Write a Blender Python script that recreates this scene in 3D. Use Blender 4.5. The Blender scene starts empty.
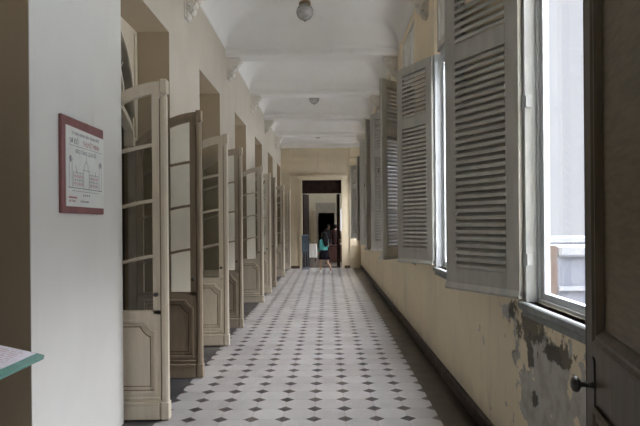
import bpy, bmesh, math, random
from mathutils import Vector, Matrix
random.seed(7)
PI = math.pi
sc = bpy.context.scene
C = sc.collection
R = math.radians

# ------------------------------------------------------------------ node helpers
class N:
    def __init__(s, name):
        s.m = bpy.data.materials.new(name); s.m.use_nodes = True
        s.t = s.m.node_tree; s.n = s.t.nodes; s.l = s.t.links
        s.b = s.n['Principled BSDF']; s.out = s.n['Material Output']
        s._pos = None
    def put(s, sock, v):
        if isinstance(v, (int, float)): sock.default_value = v
        elif isinstance(v, (tuple, list)):
            sock.default_value = tuple(v) + ((1,) if len(v) == 3 and sock.type == 'RGBA' else ())
        else: s.l.new(v, sock)
    def math(s, op, a, b=0, c=None):
        n = s.n.new('ShaderNodeMath'); n.operation = op
        s.put(n.inputs[0], a); s.put(n.inputs[1], b)
        if c is not None: s.put(n.inputs[2], c)
        return n.outputs[0]
    def pos(s):
        if s._pos is None:
            g = s.n.new('ShaderNodeNewGeometry'); x = s.n.new('ShaderNodeSeparateXYZ')
            s.l.new(g.outputs['Position'], x.inputs[0]); s._pos = (x.outputs[0], x.outputs[1], x.outputs[2], g.outputs['Position'])
        return s._pos
    def noise(s, scale, detail=4, rough=.55, vec=None, stretch=None):
        n = s.n.new('ShaderNodeTexNoise'); n.inputs['Scale'].default_value = scale
        n.inputs['Detail'].default_value = detail; n.inputs['Roughness'].default_value = rough
        v = vec or s.pos()[3]
        if stretch:
            mp = s.n.new('ShaderNodeMapping'); mp.inputs['Scale'].default_value = stretch
            s.l.new(v, mp.inputs['Vector']); v = mp.outputs[0]
        s.l.new(v, n.inputs['Vector']); return n.outputs['Fac']
    def ramp(s, f, a, b):          # smooth 0..1 between a and b
        n = s.n.new('ShaderNodeMapRange'); n.interpolation_type = 'SMOOTHSTEP'
        s.put(n.inputs[0], f); s.put(n.inputs[1], a); s.put(n.inputs[2], b)
        n.inputs[3].default_value = 0; n.inputs[4].default_value = 1; return n.outputs[0]
    def mix(s, f, a, b):
        n = s.n.new('ShaderNodeMix'); n.data_type = 'RGBA'
        s.put(n.inputs[0], f); s.put(n.inputs[6], a); s.put(n.inputs[7], b); return n.outputs[2]
    def bump(s, h, strength=.2, dist=.01):
        n = s.n.new('ShaderNodeBump'); n.inputs['Strength'].default_value = strength
        n.inputs['Distance'].default_value = dist; s.put(n.inputs['Height'], h)
        s.l.new(n.outputs[0], s.b.inputs['Normal'])
    def done(s, col, rough=.6, spec=.3, metal=0):
        s.put(s.b.inputs['Base Color'], col); s.put(s.b.inputs['Roughness'], rough)
        s.put(s.b.inputs['Specular IOR Level'], spec); s.put(s.b.inputs['Metallic'], metal)
        return s.m

def paint(name, c, rough=.5, var=.12, scale=6, spec=.3, stretch=None, metal=0, bump=.08):
    k = N(name); f = k.noise(scale, 5, .6, stretch=stretch)
    d = tuple(x * (1 - var * 1.6) for x in c); e = tuple(min(1, x * (1 + var)) for x in c)
    col = k.mix(k.ramp(f, .3, .7), d, e)
    if bump: k.bump(k.noise(scale * 14, 3), bump, .004)
    return k.done(col, rough, spec, metal)

def plaster(name, c, c2, dirt=(.30, .25, .18), dirt_amt=.35):
    k = N(name)
    a = k.mix(k.ramp(k.noise(.9, 4), .35, .65), c, c2)
    st = k.noise(2.2, 6, .65, stretch=(3, 3, .35))
    a = k.mix(k.math('MULTIPLY', k.ramp(st, .55, .8), dirt_amt), a, dirt)
    k.bump(k.noise(30, 5), .12, .006)
    return k.done(a, .85, .15)

M = {}
def wall_l_mat():
    k = N('plaster_left'); X, Y, Z, P = k.pos()
    warm = k.mix(k.ramp(k.noise(.9, 4), .35, .65), (.49, .44, .36), (.45, .40, .325))
    white = k.mix(k.ramp(k.noise(.9, 4), .35, .65), (.67, .655, .61), (.63, .615, .57))
    a = k.mix(k.math('LESS_THAN', Y, 4.72), warm, white)               # the nearest pier is whitewashed
    a = k.mix(k.math('LESS_THAN', X, -1.718), a, (.43, .345, .24))        # recessed reveal faces get a darker buff
    a = k.mix(k.math('MULTIPLY', k.ramp(k.noise(2.2, 6, .65, stretch=(3, 3, .35)), .58, .85), .22), a, (.36, .31, .24))
    k.bump(k.noise(30, 5), .12, .006)
    return k.done(a, .85, .15)
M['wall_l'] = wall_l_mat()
M['wall_end'] = plaster('plaster_end', (.61, .52, .37), (.56, .475, .335))
M['ceil'] = plaster('plaster_ceiling', (.74, .71, .665), (.69, .665, .62), (.5, .45, .38), .25)
M['plasterwork'] = paint('plasterwork', (.66, .62, .55), .7, .04, 9, .3, None, 0, 0)
M['beige'] = paint('door_paint_beige', (.57, .50, .39), .42, .05, 5, .4, (4, 4, .6))
M['beige2'] = paint('door_paint_tan', (.42, .35, .26), .42, .05, 5, .4, (4, 4, .6))
M['brown'] = paint('door_paint_brown', (.30, .235, .165), .42, .07, 5, .4, (4, 4, .6))
M['groove'] = paint('door_groove', (.13, .09, .055), .6, .1, 5, .2)
M['shutter'] = paint('shutter_grey', (.42, .405, .36), .5, .08, 4, .35, (3, 3, .5))
M['shutter2'] = paint('shutter_grey_worn', (.285, .285, .26), .55, .2, 6, .3, (3, 3, .5))
M['wframe'] = paint('window_white', (.56, .58, .58), .45, .06, 5, .4)
M['sill'] = paint('sill_grey', (.25, .26, .25), .6, .12, 12)
M['iron'] = paint('iron', (.12, .11, .10), .45, .2, 20, .5, None, .7)
M['brass'] = paint('brass', (.30, .22, .12), .4, .2, 20, .5, None, .8)
M['darkwood'] = paint('door_dark_olive', (.10, .076, .045), .42, .18, 7, .35, (4, 4, .5))
M['darkwood2'] = paint('panel_olive', (.16, .12, .07), .45, .15, 7, .35, (1, 1, 6))
M['edgewood'] = paint('door_edge_red', (.045, .018, .013), .5, .2, 9)
M['blackwood'] = paint('door_black_brown', (.028, .015, .011), .7, .2, 6, .12)
M['mauve'] = paint('frame_mauve', (.24, .10, .095), .5, .1, 8)
M['paper'] = paint('paper_white', (.70, .71, .66), .7, .04, 5, .2, None, 0, 0)
M['paper2'] = paint('paper_sheet', (.72, .68, .72), .5, .05, 40, .3, None, 0, 0)
M['ink'] = paint('ink_grey', (.26, .25, .27), .8, .05, 5, .1, None, 0, 0)
M['inkred'] = paint('ink_red', (.44, .22, .22), .8, .05, 5, .1, None, 0, 0)
M['inkpink'] = paint('ink_pink', (.62, .50, .50), .8, .05, 5, .1, None, 0, 0)
M['green'] = paint('green_edge_plate', (.115, .275, .225), .25, .08, 9, .5, None, 0, 0)
M['opal'] = paint('opal_glass', (.42, .40, .37), .25, .2, 18, .6, None, 0, .1)
M['facade'] = paint('outside_render', (.075, .08, .095), .8, .05, 1.2)
M['cornice'] = paint('outside_cornice', (.13, .135, .15), .8, .05, 1.2)
M['brick'] = paint('outside_brown', (.075, .052, .045), .8, .15, 6)
M['ground'] = paint('outside_ground', (.30, .31, .31), .9, .08, 1)
M['skin'] = paint('skin', (.50, .31, .22), .5, .05, 8, .3, None, 0, 0)
M['hair'] = paint('hair_black', (.010, .009, .010), .6, .2, 40, .15, (4, 4, .3), 0, 0)
M['teal'] = paint('teal_knit', (.10, .40, .37), .85, .12, 40)
M['skirt'] = paint('skirt_black', (.012, .010, .014), .95, .2, 30, .05)
M['shoe'] = paint('shoe_white', (.65, .64, .62), .5, .05, 20)
M['shoeb'] = paint('shoe_black', (.03, .03, .03), .5, .05, 20)
M['darkcloth'] = paint('dark_cloth', (.03, .025, .03), .9, .2, 30)
M['redcloth'] = paint('red_cloth', (.028, .012, .012), .9, .2, 30)
M['redwood'] = paint('desk_redwood', (.035, .013, .010), .4, .2, 6, .4, (1, 1, 5))
M['cloth'] = paint('table_cloth', (.62, .61, .57), .8, .06, 12)
M['bluegrey'] = paint('stand_bluegrey', (.10, .13, .155), .5, .1, 12)
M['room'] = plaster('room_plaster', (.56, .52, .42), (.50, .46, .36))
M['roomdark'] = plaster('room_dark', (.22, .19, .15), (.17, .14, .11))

def glass(name, tint=(.93, .95, .94), refl=.5):
    k = N(name); k.n.remove(k.b)
    tr = k.n.new('ShaderNodeBsdfTransparent'); tr.inputs[0].default_value = tint + (1,)
    gl = k.n.new('ShaderNodeBsdfGlossy'); gl.inputs['Roughness'].default_value = .03
    fr = k.n.new('ShaderNodeFresnel'); fr.inputs[0].default_value = 1.45
    f = k.math('MULTIPLY', fr.outputs[0], refl)
    mx = k.n.new('ShaderNodeMixShader'); k.l.new(f, mx.inputs[0])
    k.l.new(tr.outputs[0], mx.inputs[1]); k.l.new(gl.outputs[0], mx.inputs[2])
    k.l.new(mx.outputs[0], k.out.inputs[0]); return k.m
M['glass'] = glass('window_glass', (.96, .97, .98), .35)
M['dglass'] = glass('door_glass', (.93, .94, .925), .6)

# floor tiles: pale octagons with dark corner diamonds, dark bands on both sides
def floor_mat():
    k = N('floor_tiles'); X, Y, Z, P = k.pos(); p = .2655
    u = k.math('DIVIDE', k.math('SUBTRACT', X, .1385), p); v = k.math('DIVIDE', k.math('SUBTRACT', Y, 4.766), p)
    fu = k.math('ABSOLUTE', k.math('SUBTRACT', u, k.math('ROUND', u))); fv = k.math('ABSOLUTE', k.math('SUBTRACT', v, k.math('ROUND', v)))
    s = k.math('ADD', fu, fv)
    dia = k.math('SUBTRACT', 1, k.ramp(s, .245, .262))
    j = k.math('MINIMUM', fu, fv); j2 = k.math('ABSOLUTE', k.math('SUBTRACT', s, .262))
    grout = k.math('SUBTRACT', 1, k.ramp(k.math('MINIMUM', j, k.math('MULTIPLY', j2, .7)), .006, .016))
    wn = k.n.new('ShaderNodeTexWhiteNoise'); wn.noise_dimensions = '2D'
    cb = k.n.new('ShaderNodeCombineXYZ'); k.l.new(k.math('FLOOR', u), cb.inputs[0]); k.l.new(k.math('FLOOR', v), cb.inputs[1])
    k.l.new(cb.outputs[0], wn.inputs['Vector']); tv = wn.outputs['Value']
    base = k.mix(tv, (.315, .297, .28), (.375, .36, .342))
    base = k.mix(k.math('MULTIPLY', k.ramp(k.noise(1.6, 6, .65), .45, .75), .45), base, (.22, .20, .185))
    wd = k.n.new('ShaderNodeTexWhiteNoise'); wd.noise_dimensions = '2D'
    cb2 = k.n.new('ShaderNodeCombineXYZ'); k.l.new(k.math('ROUND', u), cb2.inputs[0]); k.l.new(k.math('ROUND', v), cb2.inputs[1])
    k.l.new(cb2.outputs[0], wd.inputs['Vector'])
    dark = k.mix(wd.outputs['Value'], (.040, .037, .038), (.085, .068, .062))
    col = k.mix(k.math('MULTIPLY', grout, .45), base, (.17, .15, .14))
    col = k.mix(dia, col, dark)
    bu = k.math('ABSOLUTE', k.math('SUBTRACT', k.math('FRACT', k.math('DIVIDE', Y, .4)), .5))
    bj = k.math('MULTIPLY', k.ramp(bu, .489, .496), .5)
    bl = k.mix(k.ramp(k.noise(3, 5), .35, .7), (.035, .035, .038), (.065, .063, .064)); bl = k.mix(bj, bl, (.22, .21, .20))
    br = k.mix(k.ramp(k.noise(3, 5), .35, .7), (.030, .024, .020), (.055, .045, .037))
    col = k.mix(k.math('LESS_THAN', X, -1.455), col, bl)
    col = k.mix(k.math('GREATER_THAN', X, .935), col, br)
    rg = k.math('MULTIPLY_ADD', k.noise(5, 4), .2, .22)
    k.bump(k.math('ADD', k.math('MULTIPLY', grout, -.4), k.math('MULTIPLY', k.noise(7, 3), .6)), .12, .004)
    return k.done(col, rg, .42)
M['floor'] = floor_mat()

# right wall: yellow wash, worn; peeled paint and black mould under the nearest window
def wall_r_mat():
    k = N('plaster_right'); X, Y, Z, P = k.pos()
    a = k.mix(k.ramp(k.noise(.8, 5), .35, .68), (.84, .73, .53), (.75, .655, .49))
    a = k.mix(k.math('MULTIPLY', k.ramp(k.noise(3.2, 7, .7, stretch=(2, 2, .4)), .52, .8), .5), a, (.30, .27, .20))
    def blob(cy, cz, ry, rz, n, amp, base, lo, hi):
        dy = k.math('DIVIDE', k.math('SUBTRACT', Y, cy), ry); dz = k.math('DIVIDE', k.math('SUBTRACT', Z, cz), rz)
        d = k.math('SQRT', k.math('ADD', k.math('MULTIPLY', dy, dy), k.math('MULTIPLY', dz, dz)))
        return k.ramp(k.math('ADD', k.math('SUBTRACT', base, d), k.math('MULTIPLY', k.math('SUBTRACT', n, .5), amp)), lo, hi)
    n1 = k.noise(3.6, 7, .62); n2 = k.noise(8.5, 6, .65)
    pm = blob(3.1, .62, .85, .55, n1, 6.0, .75, .18, .26)
    a = k.mix(pm, a, k.mix(k.ramp(k.noise(9, 5), .4, .65), (.50, .48, .44), (.40, .375, .32)))
    mo = k.math('MAXIMUM', blob(3.42, 1.04, .42, .13, n2, 4.0, 1.0, .0, .5), blob(3.45, .84, .09, .12, n2, 2.0, .8, .1, .3))
    mo = k.math('MAXIMUM', mo, blob(3.05, .93, .30, .09, n2, 4.0, .8, .1, .3)); mo = k.math('MAXIMUM', mo, blob(3.38, .60, .10, .09, n2, 3.0, .6, .1, .3))
    a = k.mix(k.math('MULTIPLY', mo, .85), a, (.075, .065, .05))
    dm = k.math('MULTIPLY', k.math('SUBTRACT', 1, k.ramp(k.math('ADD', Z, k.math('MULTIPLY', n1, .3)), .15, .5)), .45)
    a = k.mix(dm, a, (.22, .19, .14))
    k.bump(k.math('ADD', k.math('MULTIPLY', pm, -.6), k.noise(30, 4)), .2, .006)
    return k.done(a, .85, .15)
M['wall_r'] = wall_r_mat()

# ------------------------------------------------------------------ mesh helpers
def obj(name, bm, mat, parent=None, smooth=False):
    bmesh.ops.recalc_face_normals(bm, faces=bm.faces)
    me = bpy.data.meshes.new(name); bm.to_mesh(me); bm.free()
    if smooth:
        for f in me.polygons: f.use_smooth = True
    for m in (mat if isinstance(mat, (list, tuple)) else [mat]): me.materials.append(m)
    o = bpy.data.objects.new(name, me); C.objects.link(o)
    if parent: o.parent = parent
    return o
def box(bm, x0, x1, y0, y1, z0, z1, bev=0, mi=0):
    vs = [bm.verts.new(p) for p in ((x0,y0,z0),(x1,y0,z0),(x1,y1,z0),(x0,y1,z0),(x0,y0,z1),(x1,y0,z1),(x1,y1,z1),(x0,y1,z1))]
    fs = [bm.faces.new([vs[i] for i in f]) for f in ((0,3,2,1),(4,5,6,7),(0,1,5,4),(1,2,6,5),(2,3,7,6),(3,0,4,7))]
    for f in fs: f.material_index = mi
    if bev:
        es = list({e for f in fs for e in f.edges})
        bmesh.ops.bevel(bm, geom=es, offset=bev, segments=1, affect='EDGES')
def prism(bm, pts, axis, a, b, mi=0):
    """extrude polygon pts (2D) along axis between a and b"""
    def P(p, t):
        if axis == 'y': return (p[0], t, p[1])
        if axis == 'x': return (t, p[0], p[1])
        return (p[0], p[1], t)
    A = [bm.verts.new(P(p, a)) for p in pts]; B = [bm.verts.new(P(p, b)) for p in pts]
    fs = [bm.faces.new(A), bm.faces.new(B[::-1])]
    n = len(pts)
    for i in range(n): fs.append(bm.faces.new((A[i], B[i], B[(i+1)%n], A[(i+1)%n])))
    for f in fs: f.material_index = mi
    return fs
def strip(bm, lo, hi, y0, y1):
    """solid between two polylines lo / hi in the x-z plane, thickness y0..y1"""
    n = len(lo)
    L = [[bm.verts.new((p[0], y, p[1])) for p in pl] for y in (y0, y1) for pl in (lo, hi)]
    a, b, c, d = L
    for i in range(n - 1):
        bm.faces.new((a[i], a[i+1], b[i+1], b[i])); bm.faces.new((c[i], d[i], d[i+1], c[i+1]))
        bm.faces.new((a[i], c[i], c[i+1], a[i+1])); bm.faces.new((b[i], b[i+1], d[i+1], d[i]))
    bm.faces.new((a[0], b[0], d[0], c[0])); bm.faces.new((a[-1], c[-1], d[-1], b[-1]))
def lathe(bm, prof, cx=0, cy=0, n=20, ax='z'):
    rings = []
    for r, z in prof:
        ring = []
        for i in range(n):
            t = 2 * PI * i / n; q = (r * math.cos(t), r * math.sin(t))
            ring.append(bm.verts.new((cx + q[0], cy + q[1], z) if ax == 'z' else ((cx + z, cy + q[0], q[1]) if ax == 'x' else (cx + q[0], z, cy + q[1]))))
        rings.append(ring)
    for a, b in zip(rings, rings[1:]):
        for i in range(n): bm.faces.new((a[i], a[(i+1)%n], b[(i+1)%n], b[i]))
    bm.faces.new(rings[0][::-1]); bm.faces.new(rings[-1])
def tube(bm, pts, r, n=8):
    pts = [Vector(p) for p in pts]; rings = []
    for i, p in enumerate(pts):
        d = (pts[min(i+1, len(pts)-1)] - pts[max(i-1, 0)]).normalized()
        up = Vector((0,0,1)) if abs(d.z) < .9 else Vector((1,0,0))
        u = d.cross(up).normalized(); w = d.cross(u)
        rr = r[i] if isinstance(r, (list, tuple)) else r
        rings.append([bm.verts.new(p + (u*math.cos(2*PI*k/n) + w*math.sin(2*PI*k/n))*rr) for k in range(n)])
    for a, b in zip(rings, rings[1:]):
        for i in range(n): bm.faces.new((a[i], a[(i+1)%n], b[(i+1)%n], b[i]))
    bm.faces.new(rings[0][::-1]); bm.faces.new(rings[-1])
def struct(o): o['kind'] = 'structure'; return o
def tag(o, label, cat, group=None):
    o['label'] = label; o['category'] = cat
    if group: o['group'] = group
    return o
def thing(name, label, cat, loc=(0,0,0), rz=0, group=None):
    o = bpy.data.objects.new(name, None); C.objects.link(o); o.empty_display_size = .1
    o.location = loc; o.rotation_euler = (0, 0, rz); return tag(o, label, cat, group)
def copy_tree(o, parent=None):
    c = o.copy(); C.objects.link(c)
    if parent: c.parent = parent
    for ch in list(o.children): copy_tree(ch, c)
    return c
BM = bmesh.new

# ------------------------------------------------------------------ dimensions
XL, XR = -1.713, 1.237           # corridor walls
YE = 21.0                        # end wall
YN = 1.20                        # partition the camera looks through
P = 2.9
HW = 4.635                       # springing of the vaults
door_y = [(1.80 + P*k, 3.247 + P*k) for k in range(7)]
win_y = [(2.10 + P*k, 3.53 + P*k) for k in range(7)]
beam_y = [3.97 + P*k for k in range(6)]
HO = 3.757                       # head of the left openings
SILL = 1.155; WT = 3.57          # window sill and shutter head
XO = XL - .50                    # room side of left wall

# ------------------------------------------------------------------ floor
b = BM(); box(b, XO, XR + .30, YN - .2, YE + .3, -.1, 0); struct(obj('floor', b, M['floor']))

# ------------------------------------------------------------------ left wall with door openings
b = BM(); y = YN
for a, c in door_y:
    box(b, XO, XL, y, a, 0, HO); y = c
box(b, XO, XL, y, YE + .3, 0, HO)
box(b, XO, XL, YN, YE + .3, HO, 5.4)
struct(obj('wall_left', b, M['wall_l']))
# ------------------------------------------------------------------ right wall with window openings
b = BM(); y = YN
HT = 4.60; WO = .13
box(b, XR, XR + WO, YN, YE + .3, 0, SILL); box(b, XR, XR + WO, YN, YE + .3, HT, 5.4)
for a, c in win_y:
    box(b, XR, XR + WO, y, a, SILL, HT); y = c
box(b, XR, XR + WO, y, YE + .3, SILL, HT)
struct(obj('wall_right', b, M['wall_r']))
b = BM(); prism(b, [(XR, 0), (XR - .022, 0), (XR - .022, .10), (XR - .012, .125), (XR, .13)], 'y', YN, YE - .08)
struct(obj('baseboard_right', b, paint('baseboard_dark', (.075, .055, .042), .6, .25, 8)))

# ------------------------------------------------------------------ vaulted ceiling
def vault(bm, y0, y1):
    nx, ny = 44, 40
    def f(t, n, L):            # denser samples near the edges
        return L * (t / n - math.sin(4 * PI * t / n) / (4 * PI) * .0 if False else t / n)
    def samp(n, L):
        e = .75; out = []
        for i in range(13): out.append(e * (1 - math.cos(PI / 2 * i / 12)))
        m = L - 2 * e; k = max(1, int(m / .12))
        for i in range(1, k): out.append(e + m * i / k)
        for i in range(13): out.append(L - e * (1 - math.cos(PI / 2 * (12 - i) / 12)))
        return out
    xs = [XL + s for s in samp(0, XR - XL)]; ys = [y0 + s for s in samp(0, y1 - y0)]
    g = []
    for yy in ys:
        row = []
        for xx in xs:
            t = min(1, min(xx - XL, XR - xx, yy - y0, y1 - yy) / .75); t = max(0, t)
            row.append(bm.verts.new((xx, yy, HW + .50 * math.sqrt(max(0, 1 - (1 - t) ** 2)))))
        g.append(row)
    for j in range(len(ys) - 1):
        for i in range(len(xs) - 1): bm.faces.new((g[j][i], g[j][i+1], g[j+1][i+1], g[j+1][i]))
b = BM()
edges = [YN] + [v for c in beam_y for v in (c - .2, c + .2)] + [YE - .12]
for i in range(0, len(edges), 2): vault(b, edges[i], edges[i+1])
ce = obj('ceiling', b, M['ceil'], None, True); struct(ce)
for f in ce.data.polygons: f.use_smooth = True
sm = ce.modifiers.new('thick', 'SOLIDIFY'); sm.thickness = .1; sm.offset = 1
b = BM(); box(b, XO, XR + .3, YN - .2, YE + .3, 5.4, 5.5); struct(obj('ceiling', b, M['roomdark'])).name = 'ceiling_roof'
for i, c in enumerate(beam_y):
    b = BM(); y0, y1 = c - .2, c + .2
    prism(b, [(y0, HW + .02), (y0, 4.56), (y0 + .03, 4.53), (y1 - .03, 4.53), (y1, 4.56), (y1, HW + .02)], 'x', XL, XR)
    struct(obj('trim_%d' % (i + 1), b, M['ceil']))
b = BM(); box(b, XL, XR, YE - .12, YE, 4.49, 5.3); struct(obj('trim_7', b, M['ceil']))

# ------------------------------------------------------------------ end wall with doorway, casing, pilasters
b = BM(); dx0, dx1, dh = -.955, .545, 3.30
box(b, XL - .5, dx0, YE, YE + .3, 0, 5.4); box(b, dx1, XR + .3, YE, YE + .3, 0, 5.4); box(b, dx0, dx1, YE, YE + .3, dh, 5.4)
struct(obj('wall_end', b, M['wall_end']))
b = BM()
box(b, dx0 - .09, dx0 + .012, YE - .03, YE + .30, 0, dh + .02); box(b, dx1 - .012, dx1 + .07, YE - .03, YE + .3, 0, dh + .02)
box(b, dx0 - .15, dx1 + .14, YE - .06, YE, dh + .02, dh + .06); box(b, dx0 - .19, dx1 + .18, YE - .10, YE, dh + .06, dh + .16, .015); box(b, dx0 - .17, dx1 + .16, YE - .07, YE, dh + .16, dh + .2)
struct(obj('trim_8', b, M['wall_end']))
for nm, a, c in (('trim_9', XL, XL + .33), ('trim_10', XR - .40, XR - .0)):
    b = BM(); y0 = YE - .045
    box(b, a, c, y0, YE, .42, 4.06); box(b, a, c, y0 - .03, YE, 0, .42, .01)
    box(b, a, c, y0 - .02, YE, .80, .84)
    box(b, a, c, y0 - .03, YE, 4.06, 4.11, .01); box(b, a, c, y0 - .015, YE, 4.11, 4.42); box(b, a, c, y0 - .05, YE, 4.42, 4.49, .015)
    struct(obj(nm, b, M['wall_end']))
b = BM(); box(b, XL + .33, dx0 - .1, YE - .02, YE, 0, .10); box(b, dx1 + .08, XR - .4, YE - .02, YE, 0, .10)
struct(obj('baseboard_end', b, paint('baseboard_end_brown', (.10, .065, .045), .6, .2, 8)))
# black brown double door standing open into the next room, closed transom over it
b = BM(); z0 = 2.80
box(b, dx0 + .013, dx1 - .013, YE + .14, YE + .20, z0, z0 + .07); box(b, dx0 + .013, dx1 - .013, YE + .15, YE + .19, z0 + .07, dh)
box(b, dx0 + .10, -.26, YE + .135, YE + .15, z0 + .13, dh - .07, .005); box(b, -.16, dx1 - .10, YE + .135, YE + .15, z0 + .13, dh - .07, .005)
struct(obj('door_8', b, M['blackwood']))
def dark_leaf(label, hx, hy, ang, s):
    t = thing('door_leaf', label, 'door', (hx, hy, 0), ang)
    b = BM(); w = .62
    box(b, 0, w, -.022, .022, .01, 2.79); obj('leaf_frame', b, M['blackwood'], t)
    for z0, z1 in ((.2, .95), (1.1, 2.65)):
        b = BM(); box(b, .1, w - .1, -.032, .032, z0, z1, .008); obj('panel', b, M['blackwood'], t)
    b = BM(); lathe(b, [(.012, -.03), (.012, -.06), (.026, -.065), (.03, -.08), (.02, -.095)], w - .05, 1.05, 10, 'y'); obj('knob', b, M['brass'], t)
dark_leaf('black-brown door leaf open on the left of the end doorway', dx0 + .04, YE + .33, R(73), 1)
dark_leaf('black-brown door leaf open on the right of the end doorway', dx1 - .10, YE + .33, R(96), 1)

# ------------------------------------------------------------------ left door frames with arched fanlights
def top_arc(s, w=.68): return 2.87 - .32 * ((w - s) / w) ** 2      # s from hinge
HWID = .7235
def door_frame_bm():
    """local x along the wall (-HWID..HWID), y = depth, z up"""
    b = BM(); n = 36
    xs = [-.58 + 1.16 * i / n for i in range(n + 1)]
    def arch(x): return 2.80 + .83 * math.sqrt(max(0, 1 - (x / .58) ** 2))
    strip(b, [(x, arch(x)) for x in xs], [(x, HO) for x in xs], -.05, .05)
    for s in (-1, 1):
        a, c = sorted((s * .58, s * HWID)); box(b, a, c, -.05, .05, 2.50, HO)
        a, c = sorted((s * (HWID - .04), s * HWID)); box(b, a, c, -.05, .05, 0, 2.50)
        a, c = sorted((s * .615, s * (HWID - .04))); box(b, a, c, -.065, -.05, 2.60, HO - .05)
    # moulded ring round the arch
    strip(b, [(x, arch(x) - .0) for x in xs], [(x * 1.06, 2.80 + .88 * math.sqrt(max(0, 1 - (x / .58) ** 2)) ) for x in xs], -.07, .07)
    # curved transom bar over the leaves
    xs2 = [-.66 + 1.32 * i / 24 for i in range(25)]
    strip(b, [(x, top_arc(.68 - abs(x)) + .012) for x in xs2], [(x, top_arc(.68 - abs(x)) + .075) for x in xs2], -.045, .045)
    return b
def fan_muntins():
    b = BM()
    for s in (-1, 1):
        for k in (0, 1, 2):
            r = .16 + .13 * k
            tube(b, [(s * (.02 + r * math.sin(t)), 0, 2.93 - .05 * r + r * 1.25 * math.cos(t)) for t in [PI/2 * i / 10 for i in range(11)]], .016, 6)
        for a in (22, 48, 72):
            t = R(a); tube(b, [(s * .15 * math.sin(t), 0, 2.92 + .15 * math.cos(t)), (s * .56 * math.sin(t), 0, 2.82 + .78 * math.cos(t))], .010, 6)
    box(b, -.012, .012, -.012, .012, 2.93, 3.63)
    return b
def fan_glass():
    b = BM(); n = 24; xs = [-.575 + 1.15 * i / n for i in range(n + 1)]
    strip(b, [(x, top_arc(.68 - abs(x)) + .07) for x in xs], [(x, max(top_arc(.68 - abs(x)) + .08, 2.80 + .825 * math.sqrt(max(0, 1 - (x / .58) ** 2)))) for x in xs], .014, .018)
    return b
fm = fg = ff = None
for i, (a, c) in enumerate(door_y):
    cy = (a + c) / 2
    if ff is None:
        ff = struct(obj('door_%d' % (i + 1), door_frame_bm(), M['beige']))
        fm = obj('fanlight_bars', fan_muntins(), M['beige'], ff); fg = obj('fanlight_glass', fan_glass(), M['dglass'], ff); f = ff
    else:
        f = copy_tree(ff); f.name = 'door_%d' % (i + 1)
    f.location = (XL - .40, cy, 0); f.rotation_euler = (0, 0, R(90))

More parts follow.
